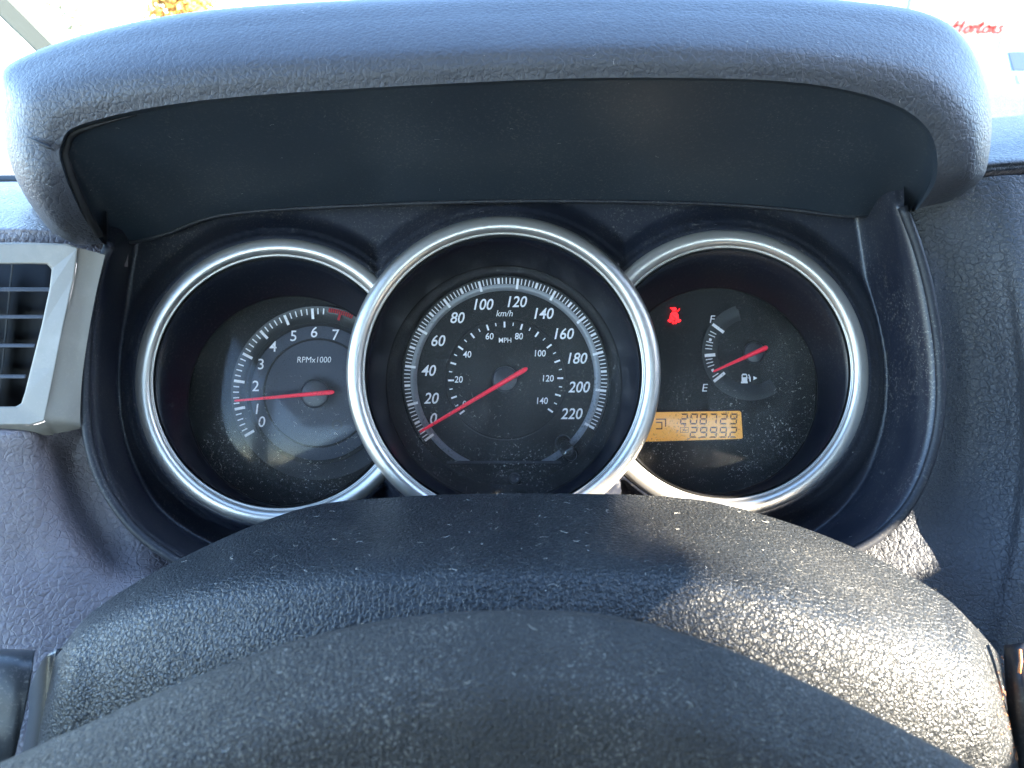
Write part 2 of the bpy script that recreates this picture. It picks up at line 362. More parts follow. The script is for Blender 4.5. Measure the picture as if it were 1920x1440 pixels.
# added unseen panel masking the sun; its openings are cut to shape the beam
from mathutils.geometry import tessellate_polygon
E1 = np.array([.374607, .927184, 0]); E2 = np.array([-.37712, .152366, .913545]); SD_ = np.array(sdir)
HOLE = [(.214, .986), (.318, .984), (.325, .975), (.318, .953), (.307, .933), (.312, .922), (.334, .922), (.334, .910), (.323, .897), (.300, .893), (.240, .878), (.205, .890)]+[((.178 if k_ % 2 else .232)+.004*math.sin(k_*1.7), .893+.0017*k_) for k_ in range(53)]
HOLE2 = [(.361, .981), (.370, .979), (.374, .962), (.363, .962)]
def through(H):
    out = []
    for a, b in H:
        k = (1.12-E1[0]*a-E2[0]*b)/SD_[0]; out.append(Vector(tuple(SD_*k+E1*a+E2*b)))
    return out
hp = through(HOLE); hp2 = through(HOLE2)
oq = [Vector((1.12, .95, 1.0)), Vector((1.12, .06, 1.64)), Vector((1.12, -2.2, 1.64)), Vector((1.12, -2.2, 1.0))]
tris = tessellate_polygon([[Vector((p.y, p.z, 0)) for p in oq], [Vector((p.y, p.z, 0)) for p in hp], [Vector((p.y, p.z, 0)) for p in hp2]])
o_ = mk('sun_mask', [tuple(p) for p in oq+hp+hp2], tris, M_lining, cab, False); x_ = o_.modifiers.new('thickness', 'SOLIDIFY'); x_.thickness = .0006
box('rear_wall', (-.7, 1.18, -2.3, -2.21, .28, 1.25), M_seat, cab)
def barq(name, p0, p1, w, t, m, par):
    p0 = np.array(p0); p1 = np.array(p1); T = p1-p0; T /= np.linalg.norm(T); A = np.cross(T, [0, 1, 0]); A /= np.linalg.norm(A); B = np.cross(T, A)
    V = [p+A*w/2*a+B*t/2*b for p in (p0, p1) for a in (-1, 1) for b in (-1, 1)]
    o = mk(name, np.array(V), BF, m, par, False); x = o.modifiers.new('bevel', 'BEVEL'); x.width = .006; x.segments = 2; return o
barq('windshield_pillar', W(112, 92, .93), W(-60, -82, .80), .034, .04, M_pillar, cab)
barq('windshield_pillar', (1.15, .98, 1.0), (1.12, .06, 1.62), .06, .05, M_pillar, cab)
mk('windshield', [(-.72, 1.0, 1.03), (1.2, 1.0, 1.03), (1.13, .06, 1.62), (-.62, .06, 1.62)], [(0, 1, 2, 3)], M_screen, cab, False)

# ------------------------------------------------------------------ instrument bezel
LOUT = [(205, 462), (180, 520), (166, 600), (160, 700), (162, 790), (176, 865), (205, 930), (255, 995), (322, 1045), (410, 1090)]
ROUT = [(1692, 388), (1722, 470), (1745, 560), (1760, 660), (1763, 760), (1748, 850), (1712, 935), (1655, 1000), (1580, 1045), (1480, 1090)]
LIN = [(258, 450), (246, 520), (238, 600), (232, 700), (236, 790), (255, 870), (290, 940), (345, 990), (420, 1030)]
RIN = [(1602, 404), (1618, 520), (1634, 620), (1648, 700), (1648, 790), (1628, 870), (1590, 935), (1540, 985), (1470, 1030)]
TOP = [(205, 462), (300, 441), (420, 402), (640, 386), (960, 376), (1300, 380), (1480, 392), (1592, 404), (1692, 388)]
def dense(p, n=80): return cr(np.array(p, float), n, 0)
outp = np.concatenate([dense(LOUT), dense(ROUT)[::-1]]); inp = np.concatenate([dense(LIN), dense(RIN)[::-1]])
def inside(u, v, P):
    r = np.zeros(u.shape, bool); x, y = P[:, 0], P[:, 1]; x2, y2 = np.roll(x, -1), np.roll(y, -1)
    for a, b, c, d in zip(x, y, x2, y2):
        if b == d: continue
        k = ((b > v) != (d > v)) & (u < (c-a)*(v-b)/(d-b)+a); r ^= k
    return r
def pdist(u, v, P):
    o = np.full(u.shape, 1e9)
    for a, b in zip(P[:-1], P[1:]):
        d = b-a; t = np.clip(((u-a[0])*d[0]+(v-a[1])*d[1])/(d@d+1e-9), 0, 1); o = np.minimum(o, np.hypot(u-a[0]-t*d[0], v-a[1]-t*d[1]))
    return o
RINGS = [(523, 717, 271), (944, 700, 294), (1360, 700, 270)]
gu, gv = np.meshgrid(np.arange(140, 1790, 5.), np.arange(340, 1100, 5.), indexing='ij')
din = np.minimum(pdist(gu, gv, dense(LIN)), pdist(gu, gv, dense(RIN))); dou = np.minimum(pdist(gu, gv, dense(LOUT)), pdist(gu, gv, dense(ROUT)))
isin = inside(gu, gv, np.concatenate([dense(LIN), dense(RIN)[::-1], [[1640, 340], [240, 340]]])); isin |= (gv < 420) & (gu > 258) & (gu < 1600)
isout = inside(gu, gv, np.concatenate([dense(LOUT), dense(ROUT)[::-1], [[1692, 300], [205, 300]]]))
t = np.where(isin, 0, din/(din+dou+1e-6)); t = np.clip(np.where(isout, t, 1), 0, 1)
dep = .356-.034*(t*t*(3-2*t))**.8
for cu, cv, r in RINGS:
    q = np.hypot(gu-cu, gv-cv)-r; k = np.clip(1-q/46, 0, 1); dep = np.minimum(dep, .356-.010*(k*k*(3-2*k)))
    k2 = np.clip(1-abs(q-12)/5, 0, 1); dep = dep+.0016*k2
f = gridfaces(*gu.shape); cc = np.stack([gu, gv], -1).reshape(-1, 2)[f].mean(1)
keep = isout.reshape(-1)[f].any(1)
for cu, cv, r in RINGS: keep &= np.hypot(cc[:, 0]-cu, cc[:, 1]-cv) > r-16
clus = thing('instrument_cluster', WV(944, 1040, .36), 'black three-gauge instrument cluster with silver rings under the padded hood', 'instrument cluster')
mk('bezel', W(gu, gv, dep).reshape(-1, 3), f[keep], M_bez, clus)
for P in (LOUT, ROUT):
    q = dense(P, 60); tube('bezel_bead', W(q[:, 0], q[:, 1], .3225), .0022, M_smooth, clus, 12)
q = dense(TOP, 90); tube('bezel_top_edge', W(q[:, 0], q[:, 1]+1, .3475), .0010, M_smooth, clus, 8)

# ---- gauges: each a sub-assembly held in the cluster
def gauge_shell(par, c, R0, w, d, rear, cut, opening):
    u, v = c
    K = (.4 if cut else .6)
    ring = lathe('silver_ring', [(u, v, R0+1, d+.03), (u, v, R0+1, d+.006), (u, v, R0+.5, d+.0022), (u, v, R0-w*.08, d+.0010), (u, v, R0-w*.22, d+.0003), (u, v, R0-w*.38, d-.0001), (u, v, R0-w*.52, d-.0002), (u, v, R0-w*.66, d+.0002),
                  (u, v, R0-w*.8, d+.0011), (u, v, R0-w*.89, d+.0021), (u, v, R0-w*.92, d+.0029), (u, v, R0-w*.95, d+.0027), (u, v, R0-w, d+.0026), (u, v, R0-w-1.5, d+.006)], M_ring, par, 256, cut)
    lathe('ring_gap', [(u, v, R0-w-1, d+.006), (u, v, R0-w-5, d+.0062), (u, v, R0-w-5.5, d+.0048)], M_gap, par, 200, cut)
    ru, rv, rr, rd = rear; n = 14; pr = []
    for k in range(n+1):
        q = k/n; e = q; pr.append((u+(ru-u)*e, v+(rv-v)*e, (R0-w-5.5)+(rr-(R0-w-5.5))*e, d+.0048+(rd-d-.0048)*(q**1.25)))
    lathe('gauge_tube', pr, M_tube, par, 256, cut)
    lathe('tube_step', [(ru, rv, rr, rd), (ru, rv, rr-2, rd+.0008), (ru, rv, rr-3, rd+opening)], M_gap, par, 200, cut)
    return ring

CUT = 281
# left: tachometer
tacho = thing('tachometer', (0, 0, 0), None, None); tacho.parent = clus; tacho.location = WV(596, 737, .395)-clus.location
gauge_shell(tacho, (523, 717), 271, 34, .3445, (550, 752, 199, .370), CUT, .03)
TD = .398
disc('dial_plate', 575, 745, 235, TD+.002, M_dial, tacho, CUT)
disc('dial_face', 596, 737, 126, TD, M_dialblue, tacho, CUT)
keepm = lambda u, v: np.hypot(u-MID[0], v-MID[1]) > CUT-4
arcband('scale_band', 596, 737, 134, 163, -62, 300, TD-.0002, TD-.0032, M_bandd, tacho, 160, keepm)
lathe('dial_groove', [(596, 737, 103, TD-.0003), (596, 737, 101, TD+.0000), (596, 737, 99, TD-.0003)], M_gap, tacho, 120, CUT)
lathe('dial_groove', [(596, 737, 134, TD-.0004), (596, 737, 131, TD-.0002), (596, 737, 126, TD-.0006)], M_gap, tacho, 120, CUT)
ta = lambda n: 210.5-19.45*n
tk = [tickpoly(596, 737, ta(n), 139, 159, 5) for n in range(0, 7)]; tk += [tickpoly(596, 737, ta(n/5), 148, 159, 2.2) for n in range(0, 33) if n % 5]
flat('tick_marks', tk, TD-.0036, M_print, tacho)
tk = [tickpoly(596, 737, ta(7), 142, 153, 4.5)]+[tickpoly(596, 737, ta(6.6+.075*k), 153, 161, 2.4) for k in range(0, 12)]
flat('redline_marks', tk, TD-.0036, M_printred, tacho)
for s, u, v in (('0', 491, 790), ('1', 482, 766), ('2', 479, 723), ('3', 489, 682), ('4', 512, 649), ('5', 550, 629), ('6', 589, 622), ('7', 630, 627)):
    text('numeral', s, u, v, 20.5, TD-.0005, M_print, tacho, .12 if s in '016' else .05, .004)
text('unit_lettering', 'RPMx1000', 589, 674, 11.5, TD-.0005, M_print, tacho, .12, -.006, .93)
# small pictogram low on the dial, barely visible: lamp outline
lathe('lamp_pictogram', [(632, 797, 10, TD-.0004), (632, 797, 7, TD-.0004)], M_cap, tacho, 40)
def needle(par, tip, end, d, w0, w1, cap, capr, dcap):
    tip = np.array(tip, float); end = np.array(end, float); t = (end-tip)/np.linalg.norm(end-tip); nn = np.array([-t[1], t[0]])
    V = []; S_ = [(0, w0*.5), (.02, w0), (.5, (w0+w1)/2), (.96, w1), (.985, w1*.8), (1, w1*.35)]
    for q, w_ in S_:
        p = tip+(end-tip)*q
        V += [W(*(p+nn*w_/2), d), W(*(p+nn*w_*.22), d-.0009), W(*(p-nn*w_*.22), d-.0009), W(*(p-nn*w_/2), d), W(*p, d+.0008)]
    f = gridfaces(len(S_), 5, True).tolist(); f += [[0, 1, 2, 3, 4], [25, 26, 27, 28, 29]]
    nd = mk('needle', np.array(V), f, M_needle, par)
    lathe('needle_cap', [(*cap, capr*1.02, dcap+.008), (*cap, capr, dcap+.0012), (*cap, capr*.93, dcap+.0002), (*cap, capr*.8, dcap), (*cap, .01, dcap-.0004)], M_cap, par, 64)
    return nd
needle(tacho, (439, 751.5), (627, 735), TD-.0085, 4, 9, (590, 738), 27, TD-.008)
lens = disc('lens', 549, 751, 198, .3715, M_lens, tacho, CUT, dome=.007)

# centre: speedometer
speedo = thing('speedometer', (0, 0, 0), None, None); speedo.parent = clus; speedo.location = WV(948, 711, .385)-clus.location
gauge_shell(speedo, (944, 700), 294, 33, .3345, (945, 719, 222, .362), None, .0045)
SD = .379; cu, cv = 948, 711
lathe('inner_cone', [(945, 719, 219, .3665), (947, 716, 206, .372), (948, 713, 196, SD)], M_tube, speedo, 200)
disc('dial_face', 948, 713, 197, SD, M_dial, speedo)
low = lambda u, v: v < 866
arcband('scale_band', cu, cv, 166, 178.5, -66, 246, SD-.0012, SD-.0026, M_band, speedo, 200, low)
arcband('scale_base', cu, cv, 179, 194, -30, 218, SD-.0024, SD-.0020, M_bandd, speedo, 160, low, .0002)
lathe('dial_groove', [(cu, cv, 114.5, SD-.0004), (cu, cv, 113, SD-.0000), (cu, cv, 111, SD-.0004)], M_gap, speedo, 120)
box_ = [(838, 864), (1052, 864), (1052, 869), (838, 869)]
flat('lower_step', [box_], SD, M_cap, speedo, .004)
sa = lambda k: 217.3-1.12*k
tk = []
for k in range(0, 221, 2):
    if k % 20 == 0: tk.append(tickpoly(cu, cv, sa(k), 170, 190, 4.6))
    elif k % 10 == 0: tk.append(tickpoly(cu, cv, sa(k), 179, 190, 4.6))
    else: tk.append(tickpoly(cu, cv, sa(k), 179, 190.5, 1.9))
flat('speed_tick_marks', tk, SD-.0033, M_print, speedo)
tk = [tickpoly(cu, cv, 217.3-1.802*m_, 97 if m_ % 10 == 0 else 101, 108 if m_ % 10 == 0 else 107, 3.2 if m_ % 10 == 0 else 1.8) for m_ in range(0, 141, 5)]
flat('mile_tick_marks', tk, SD-.0006, M_print, speedo)
for s, u, v in (('0', 813, 784), ('20', 809, 746), ('40', 804, 694), ('60', 822, 638), ('80', 858, 595), ('100', 907, 570), ('120', 970, 565), ('140', 1020, 587),
                ('160', 1058, 625), ('180', 1083, 671), ('200', 1086, 725), ('220', 1072, 775)):
    text('numeral', s, u, v, 21, SD-.0005, M_print, speedo, .22, .011, .92)
for s, u, v in (('0', 871, 757), ('20', 860, 711), ('40', 876, 664), ('60', 918, 630), ('80', 973, 630), ('100', 1013, 662), ('120', 1028, 709), ('140', 1017, 751)):
    text('mile_numeral', s, u, v, 12.4, SD-.0005, M_print, speedo, .08, .009, .92)
text('unit_lettering', 'km/h', 946, 587, 12, SD-.0005, M_print, speedo, .22, 0, .95)
text('unit_lettering', 'MPH', 947, 637.5, 9.5, SD-.0005, M_print, speedo, 0, .002, .95)
needle(speedo, (787, 810), (989, 690), SD-.0085, 5.5, 9.5, (947, 711), 24, SD-.008)
lathe('screw_boss', [(965, 897, 11, SD-.0005), (965, 897, 9, SD-.002), (965, 897, 7, SD-.0015), (965, 897, .01, SD-.001)], M_cap, speedo, 24)
pst = np.array([WV(1056, 832, SD-.002), WV(1062, 841, SD-.012), WV(1070, 852, SD-.026), WV(1071, 853, SD-.0265)])
tube('reset_stem', pst, [.0034, .0034, .0036, .0028], M_stem, speedo, 24)
lathe('stem_tip', [(1071, 853, 11.5, SD-.0262), (1071, 853, 11, SD-.0268), (1071, 853, 10.2, SD-.0268), (1071, 853, 9.8, SD-.0262)], M_bandd, speedo, 40)
lathe('stem_hole', [(1056, 831, 16, SD-.0010), (1056, 831, 14, SD-.0018), (1056, 831, 12, SD-.0008)], M_cap, speedo, 40)
disc('lens', 945, 717, 221, .3635, M_lens, speedo, dome=.002)

# right: fuel gauge and trip display
fuel = thing('fuel_gauge', (0, 0, 0), None, None); fuel.parent = clus; fuel.location = WV(1407, 660, .395)-clus.location
gauge_shell(fuel, (1360, 700), 270, 34, .3445, (1341, 732, 194, .370), CUT, .026)
FD = .394
disc('dial_plate', 1330, 735, 240, FD, M_dial, fuel, CUT)
fc = (1407, 660)
kf = lambda u, v: ((v-575) > (u-1378)*.70-0) | (u < 1378) | (v > 640)
arcband('scale_band', *fc, 62, 91, 106, 306, FD-.0005, FD-.0022, M_bandd, fuel, 110, lambda u, v: kf(u, v) & (u < 1457))
fa = [143.7, 184.5, 218.9]
tk = [tickpoly(*fc, a, 62, 88, 5.5) for a in fa]; tk[1] = tickpoly(*fc, fa[1], 66, 86, 6)
mi = [148+k*4.6 for k in range(1, 7)]+[190+4.7*k for k in range(0, 6)]
tk += [tickpoly(*fc, a, 72, 85, 1.6) for a in mi if abs(a-163) > 3 and abs(a-206) > 3]; tk += [tickpoly(*fc, 163, 76, 81, 5), tickpoly(*fc, 206, 76, 81, 5)]
flat('tick_marks', tk, FD-.003, M_print, fuel)
text('letter_full', 'F', 1336, 598, 14.5, FD-.0005, M_print, fuel, .15, -.002, 1.1); text('letter_empty', 'E', 1322, 726.5, 15, FD-.0005, M_print, fuel, .15, -.002, 1.1)
px_ = lambda L_: [(1160+a/2.572, 420+b/2.572) for a, b in L_]
flat('pump_pictogram', [px_([(590, 768), (590, 760), (622, 760), (622, 768)]), px_([(593, 760), (593, 728), (598, 722), (615, 722), (620, 728), (620, 760)]),
     px_([(621, 742), (629, 744), (632, 760), (637, 760), (636, 738), (628, 724), (624, 728), (631, 740), (630, 742), (621, 739)])], FD-.0005, M_print, fuel)
flat('pump_window', [px_([(598, 729), (615, 729), (615, 739), (598, 739)])], FD-.0009, M_dial, fuel)
flat('pump_arrow', [px_([(650, 734), (668, 743), (650, 753)])], FD-.0005, M_print, fuel)
needle(fuel, (1337, 697), (1439.5, 650.5), FD-.0085, 4, 9.5, (1414, 661), 20, FD-.008)
# seat belt telltale: round head, body with strap, splayed legs
hd = [(268+11*math.cos(a), 411+10*math.sin(a)) for a in np.linspace(0, 2*math.pi, 14, endpoint=False)]
flat('seatbelt_telltale', [px_(hd), px_([(257, 424), (279, 424), (287, 436), (290, 456), (284, 462), (252, 462), (246, 456), (249, 436)]),
     px_([(246, 459), (262, 463), (262, 470), (246, 474), (237, 468), (238, 462)]), px_([(290, 459), (274, 463), (274, 470), (290, 474), (301, 468), (300, 462)]),
     px_([(258, 470), (266, 470), (265, 483), (258, 481)]), px_([(270, 470), (278, 470), (279, 481), (271, 483)]), px_([(247, 405), (251, 401), (262, 410), (259, 414)]), px_([(281, 420), (293, 407), (296, 411), (285, 424)])], FD-.0012, M_lamp, fuel, .0003)
flat('seatbelt_strap', [px_([(255, 442), (257, 439), (281, 462), (279, 465)])], FD-.0016, M_dial, fuel, .0001)
# trip display
LC = [(1195, 772), (1386, 769), (1391, 773), (1394, 820), (1390, 824), (1190, 830)]
flat('trip_display', [LC], FD-.001, M_lcd, fuel, .0012)
fr = np.array(LC+[LC[0]], float); tube('display_frame', W(fr[:, 0], fr[:, 1], FD-.0022), .0004, M_gap, fuel, 6)
SEG = {'a': [(.05, 1), (.95, 1), (.8, .87), (.2, .87)], 'g': [(.1, .5), (.2, .565), (.8, .565), (.9, .5), (.8, .435), (.2, .435)], 'd': [(.05, 0), (.95, 0), (.8, .13), (.2, .13)],
       'f': [(0, .96), (.17, .83), (.17, .6), (0, .53)], 'b': [(1, .96), (.83, .83), (.83, .6), (1, .53)], 'e': [(0, .04), (.17, .17), (.17, .4), (0, .47)], 'c': [(1, .04), (.83, .17), (.83, .4), (1, .47)]}
DG = {'0': 'abcdef', '2': 'abged', '7': 'abc', '8': 'abcdefg', '9': 'abcdfg'}
def digit(ch, u, v, w_, h_):
    flat('display_digit', [[(u+(x-.5)*w_+(y-.5)*2.0, v-(y-.5)*h_) for x, y in SEG[s]] for s in DG[ch]], FD-.0024, M_lcdink, fuel, .00005)
for ch, u in zip('208729', (1282.5, 1301, 1319, 1337.5, 1357, 1375.5)): digit(ch, u, 785.5, 13.5, 20.5)
for ch, u in zip('29992', (1300.5, 1319, 1337.5, 1356, 1375)): digit(ch, u, 810.5, 13.5, 20.5)
flat('display_point', [[(1364.5, 818), (1367, 818), (1367, 820.8), (1364.5, 820.8)]], FD-.0024, M_lcdink, fuel, .00005)
def outline(u0, v0, u1, v1, w_): return [[(u0, v0), (u1, v0), (u1, v0+w_), (u0, v0+w_)], [(u0, v1-w_), (u1, v1-w_), (u1, v1), (u0, v1)], [(u0, v0+w_), (u0+w_, v0+w_), (u0+w_, v1-w_), (u0, v1-w_)], [(u1-w_, v0+w_), (u1, v0+w_), (u1, v1-w_), (u1-w_, v1-w_)]]
flat('trip_mark', outline(1275, 801, 1291, 811, .8), FD-.0024, M_lcdink, fuel, .00005)
text('trip_letter', 'A', 1283, 806, 6.5, FD-.0024, M_lcdink, fuel, 0, 0, 1.2, .00005)
flat('gear_mark', [[(1230, 785), (1249, 785), (1249, 787), (1230, 787)], [(1247, 787), (1249, 787), (1249, 800), (1247, 800)], [(1230, 791), (1242, 791), (1242, 793), (1230, 793)], [(1240, 793), (1242, 793), (1242, 803), (1240, 803)], [(1230, 803), (1242, 803), (1242, 805), (1230, 805)]], FD-.0024, M_lcdink, fuel, .00005)
disc('lens', 1341, 731, 193, .3715, M_lens, fuel, CUT, dome=.007)

# ------------------------------------------------------------------ padded hood
hood = thing('instrument_hood', WV(950, 390, .36), 'padded dark leather-grained hood arching over the three gauges', 'dashboard hood')
ST = 13
c0 = [(203, 466, .346), (207, 462, .346), (240, 452, .346), (300, 440, .347), (420, 402, .347), (640, 386, .348), (960, 376, .348), (1300, 380, .348), (1480, 392, .348), (1592, 405, .347), (1650, 402, .347), (1700, 396, .346), (1712, 398, .346)]
c1 = [(193, 455, .322), (160, 400, .304), (128, 325, .292), (122, 276, .288), (170, 236, .284), (420, 190, .276), (960, 156, .273), (1300, 151, .273), (1520, 163, .276), (1665, 198, .281), (1737, 252, .286), (1748, 330, .296), (1716, 394, .316)]
c1b = [(192, 456, .320), (154, 402, .301), (121, 327, .288), (114, 272, .284), (166, 229, .280), (418, 184, .273), (960, 151, .270), (1300, 146, .270), (1522, 158, .273), (1670, 193, .278), (1744, 249, .283), (1756, 332, .293), (1722, 392, .314)]
c2 = [(176, 458, .3195), (128, 410, .300), (88, 338, .2865), (78, 256, .282), (122, 196, .2775), (404, 147, .2705), (960, 115, .2675), (1300, 111, .2675), (1534, 123, .2705), (1702, 160, .2755), (1780, 234, .281), (1794, 329, .292), (1742, 386, .312)]
c3 = [(160, 459, .321), (108, 420, .3015), (58, 336, .288), (42, 236, .2835), (90, 160, .279), (394, 110, .2715), (960, 78, .2685), (1300, 74, .2685), (1545, 88, .2715), (1734, 128, .2765), (1818, 216, .2825), (1824, 327, .2935), (1766, 381, .3125)]
c3b = [(150, 459, .324), (98, 423, .306), (36, 328, .294), (16, 212, .291), (60, 130, .288), (380, 62, .2815), (960, 28, .280), (1300, 25, .280), (1558, 40, .2815), (1756, 80, .286), (1840, 188, .290), (1843, 320, .300), (1786, 375, .315)]
c4 = [(140, 458, .330), (90, 425, .314), (25, 320, .303), (4, 190, .303), (42, 108, .301), (370, 24, .300), (960, -10, .300), (1300, -10, .300), (1570, 2, .300), (1770, 42, .301), (1852, 165, .303), (1850, 315, .309), (1800, 370, .320)]
c5 = [(130, 452, .345), (84, 420, .33), (25, 322, .325), (8, 198, .33), (52, 116, .335), (374, 36, .345), (960, 4, .35), (1300, 4, .35), (1566, 14, .345), (1762, 52, .335), (1848, 172, .325), (1846, 312, .32), (1806, 366, .33)]
c6 = [(135, 452, .38), (92, 425, .38), (40, 345, .38), (28, 240, .38), (85, 190, .40), (380, 130, .42), (960, 100, .44), (1300, 100, .44), (1560, 110, .42), (1730, 150, .40), (1825, 230, .37), (1825, 325, .355), (1800, 372, .35)]
net('inner_lining', [c0, [(a*.5+d*.5, b*.5+e*.5+(4 if 2 < i < 10 else 0), c*.5+f_*.5-.002) for i, ((a, b, c), (d, e, f_)) in enumerate(zip(c0, c1))], c1], 30, 160, M_inner, hood)
net('lining_edge', [c1, c1b], 4, 180, M_inner, hood)
net('padded_rim', [c1b, c2, c3, c3b, c4, c5, c6], 70, 240, M_hood, hood)
net('leak_blocker', [[(960+(a-960)*.93, b+12 if b < 380 else b-10, .41) for a, b, c in c6], [(960+(a-960)*.88, max(b, 380)+60 if 380 < a < 1600 else b+40, .42) for a, b, c in c6], [(140+i*137, 800, .44) for i in range(13)], [(140+i*137, 1200, .44) for i in range(13)]], 24, 60, M_gap, hood, .002)  # added unseen dark sheet, stops light leaking in from behind the gauges
q = cr(np.array(c1, float), 160, 0); q = q[4:60]; tube('lining_seam', W(q[:, 0]+3, q[:, 1]+1, q[:, 2]-.0004), np.interp(np.arange(56), [0, 20, 45, 55], [.0018, .0018, .0012, .0002]), M_gap, hood, 8)
# scuff at left
q = np.array([(52, 257, .2815), (75, 268, .2805), (92, 276, .2795), (102, 282, .2795)])
tube('scuff_crease', W(q[:, 0], q[:, 1], q[:, 2]), [.0002, .0007, .0007, .0002], M_gap, hood, 6)

# ------------------------------------------------------------------ dashboard panels
dash = thing('dashboard', WV(960, 1300, .45), 'dark leather-grained dashboard pad on both sides of the gauges', 'dashboard')
b0 = [(158, 800, .328), (159, 812, .328), (160, 830, .328), (172, 880, .328), (203, 945, .327), (250, 1003, .326), (318, 1056, .325), (400, 1105, .324), (470, 1150, .32)]
b1 = [(132, 800, .334), (132, 812, .338), (132, 845, .343), (142, 905, .343), (170, 975, .342), (215, 1040, .340), (280, 1095, .331), (360, 1150, .328), (420, 1200, .325)]
b2 = [(92, 800, .329), (92, 815, .329), (88, 850, .328), (96, 925, .327), (120, 1000, .326), (165, 1072, .324), (225, 1135, .322), (300, 1200, .32), (360, 1260, .318)]
b3 = [(52, 802, .318), (52, 816, .316), (48, 870, .317), (48, 950, .316), (56, 1030, .315), (85, 1110, .312), (130, 1190, .31), (190, 1260, .308), (250, 1330, .306)]
b4 = [(-60, 804, .314), (-60, 816, .311), (-60, 880, .311), (-60, 970, .31), (-60, 1060, .308), (-50, 1150, .305), (-30, 1240, .302), (0, 1330, .30), (60, 1420, .298)]
b5 = [(-260, 804, .31), (-260, 816, .31), (-260, 880, .31), (-260, 970, .31), (-260, 1060, .308), (-260, 1150, .305), (-240, 1240, .302), (-220, 1330, .30), (-200, 1420, .298)]
r0 = [(1700, 352, .340), (1730, 470, .33), (1756, 560, .328), (1771, 660, .328), (1775, 760, .328), (1760, 860, .328), (1722, 945, .327), (1664, 1012, .326), (1590, 1058, .325), (1520, 1110, .322), (1500, 1180, .318)]
r1 = [(1745, 372, .338), (1768, 470, .340), (1795, 560, .341), (1812, 660, .342), (1817, 765, .342), (1806, 875, .341), (1772, 970, .338), (1722, 1045, .333), (1660, 1100, .331), (1620, 1150, .328), (1610, 1210, .324)]
r2 = [(1800, 350, .336), (1815, 470, .334), (1840, 560, .333), (1858, 660, .332), (1866, 770, .331), (1858, 890, .330), (1830, 1000, .328), (1790, 1090, .326), (1750, 1150, .324), (1730, 1190, .322), (1725, 1240, .32)]
r3 = [(1850, 332, .333), (1865, 470, .329), (1885, 560, .327), (1900, 660, .326), (1908, 770, .325), (1904, 890, .324), (1885, 1010, .322), (1860, 1110, .319), (1835, 1170, .317), (1830, 1210, .316), (1830, 1260, .315)]
r4 = [(1935, 327, .33), (1940, 470, .323), (1945, 560, .32), (1950, 660, .318), (1955, 770, .317), (1955, 890, .316), (1945, 1010, .315), (1935, 1110, .313), (1925, 1180, .311), (1920, 1230, .310), (1920, 1290, .31)]
r5 = [(2150, 320, .33), (2150, 470, .325), (2150, 560, .32), (2150, 660, .32), (2150, 770, .318), (2150, 890, .316), (2150, 1010, .315), (2150, 1110, .313), (2150, 1180, .311), (2150, 1230, .310), (2150, 1290, .31)]
for q1, q4, rr_, fr_ in ((r1, r4, r2, .24), (r1, r4, r3, .58)):
    for i_, (a_1, a_4) in enumerate(zip(q1, q4)): rr_[i_] = (*rr_[i_][:2], a_1[2]-fr_*(a_1[2]-a_4[2]))
for bb_, off_ in ((b0, .013), (b1, -.0045), (b2, -.003), (b3, .0005)): bb_[:] = [(a, b, c+off_) for a, b, c in bb_]
r0[1:] = [(a, b, c+.012) for a, b, c in r0[1:]]
b0a = [(a+20, b-4 if b < 850 else b-14, c+.003) for a, b, c in b0]
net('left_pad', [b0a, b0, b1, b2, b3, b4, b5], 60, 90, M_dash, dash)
r0a = [(a-22, b-4 if b < 800 else b-14, c+.003) for a, b, c in r0]
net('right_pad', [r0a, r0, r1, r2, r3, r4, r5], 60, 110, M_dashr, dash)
# top pad at right with rolled near edge and a shut line
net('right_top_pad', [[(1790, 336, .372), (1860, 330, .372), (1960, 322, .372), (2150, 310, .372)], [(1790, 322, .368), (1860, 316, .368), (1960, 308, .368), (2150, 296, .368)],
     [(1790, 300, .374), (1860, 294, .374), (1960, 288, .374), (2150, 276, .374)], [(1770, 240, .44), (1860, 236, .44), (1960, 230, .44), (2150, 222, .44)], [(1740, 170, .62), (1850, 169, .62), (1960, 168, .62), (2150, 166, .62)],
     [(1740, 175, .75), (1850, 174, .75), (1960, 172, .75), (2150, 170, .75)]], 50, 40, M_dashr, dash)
net('right_shut_line', [[(1780, 345, .378), (1960, 332, .378), (2150, 325, .378)], [(1780, 320, .380), (1960, 310, .380), (2150, 300, .38)]], 4, 20, M_gap, dash)
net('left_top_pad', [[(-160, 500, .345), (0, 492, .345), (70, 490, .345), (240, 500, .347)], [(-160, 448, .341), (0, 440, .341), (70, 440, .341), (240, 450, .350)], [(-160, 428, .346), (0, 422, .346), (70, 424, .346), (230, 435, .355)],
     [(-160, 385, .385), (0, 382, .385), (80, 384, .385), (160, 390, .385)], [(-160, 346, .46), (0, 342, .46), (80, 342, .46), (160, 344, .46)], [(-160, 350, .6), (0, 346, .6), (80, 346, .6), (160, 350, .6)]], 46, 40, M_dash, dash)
net('screen_base_seal', [[(-200, 345, .47), (0, 341, .47), (120, 340, .47)], [(-200, 334, .475), (0, 331, .475), (120, 330, .475)]], 4, 20, M_gap, dash, .002)

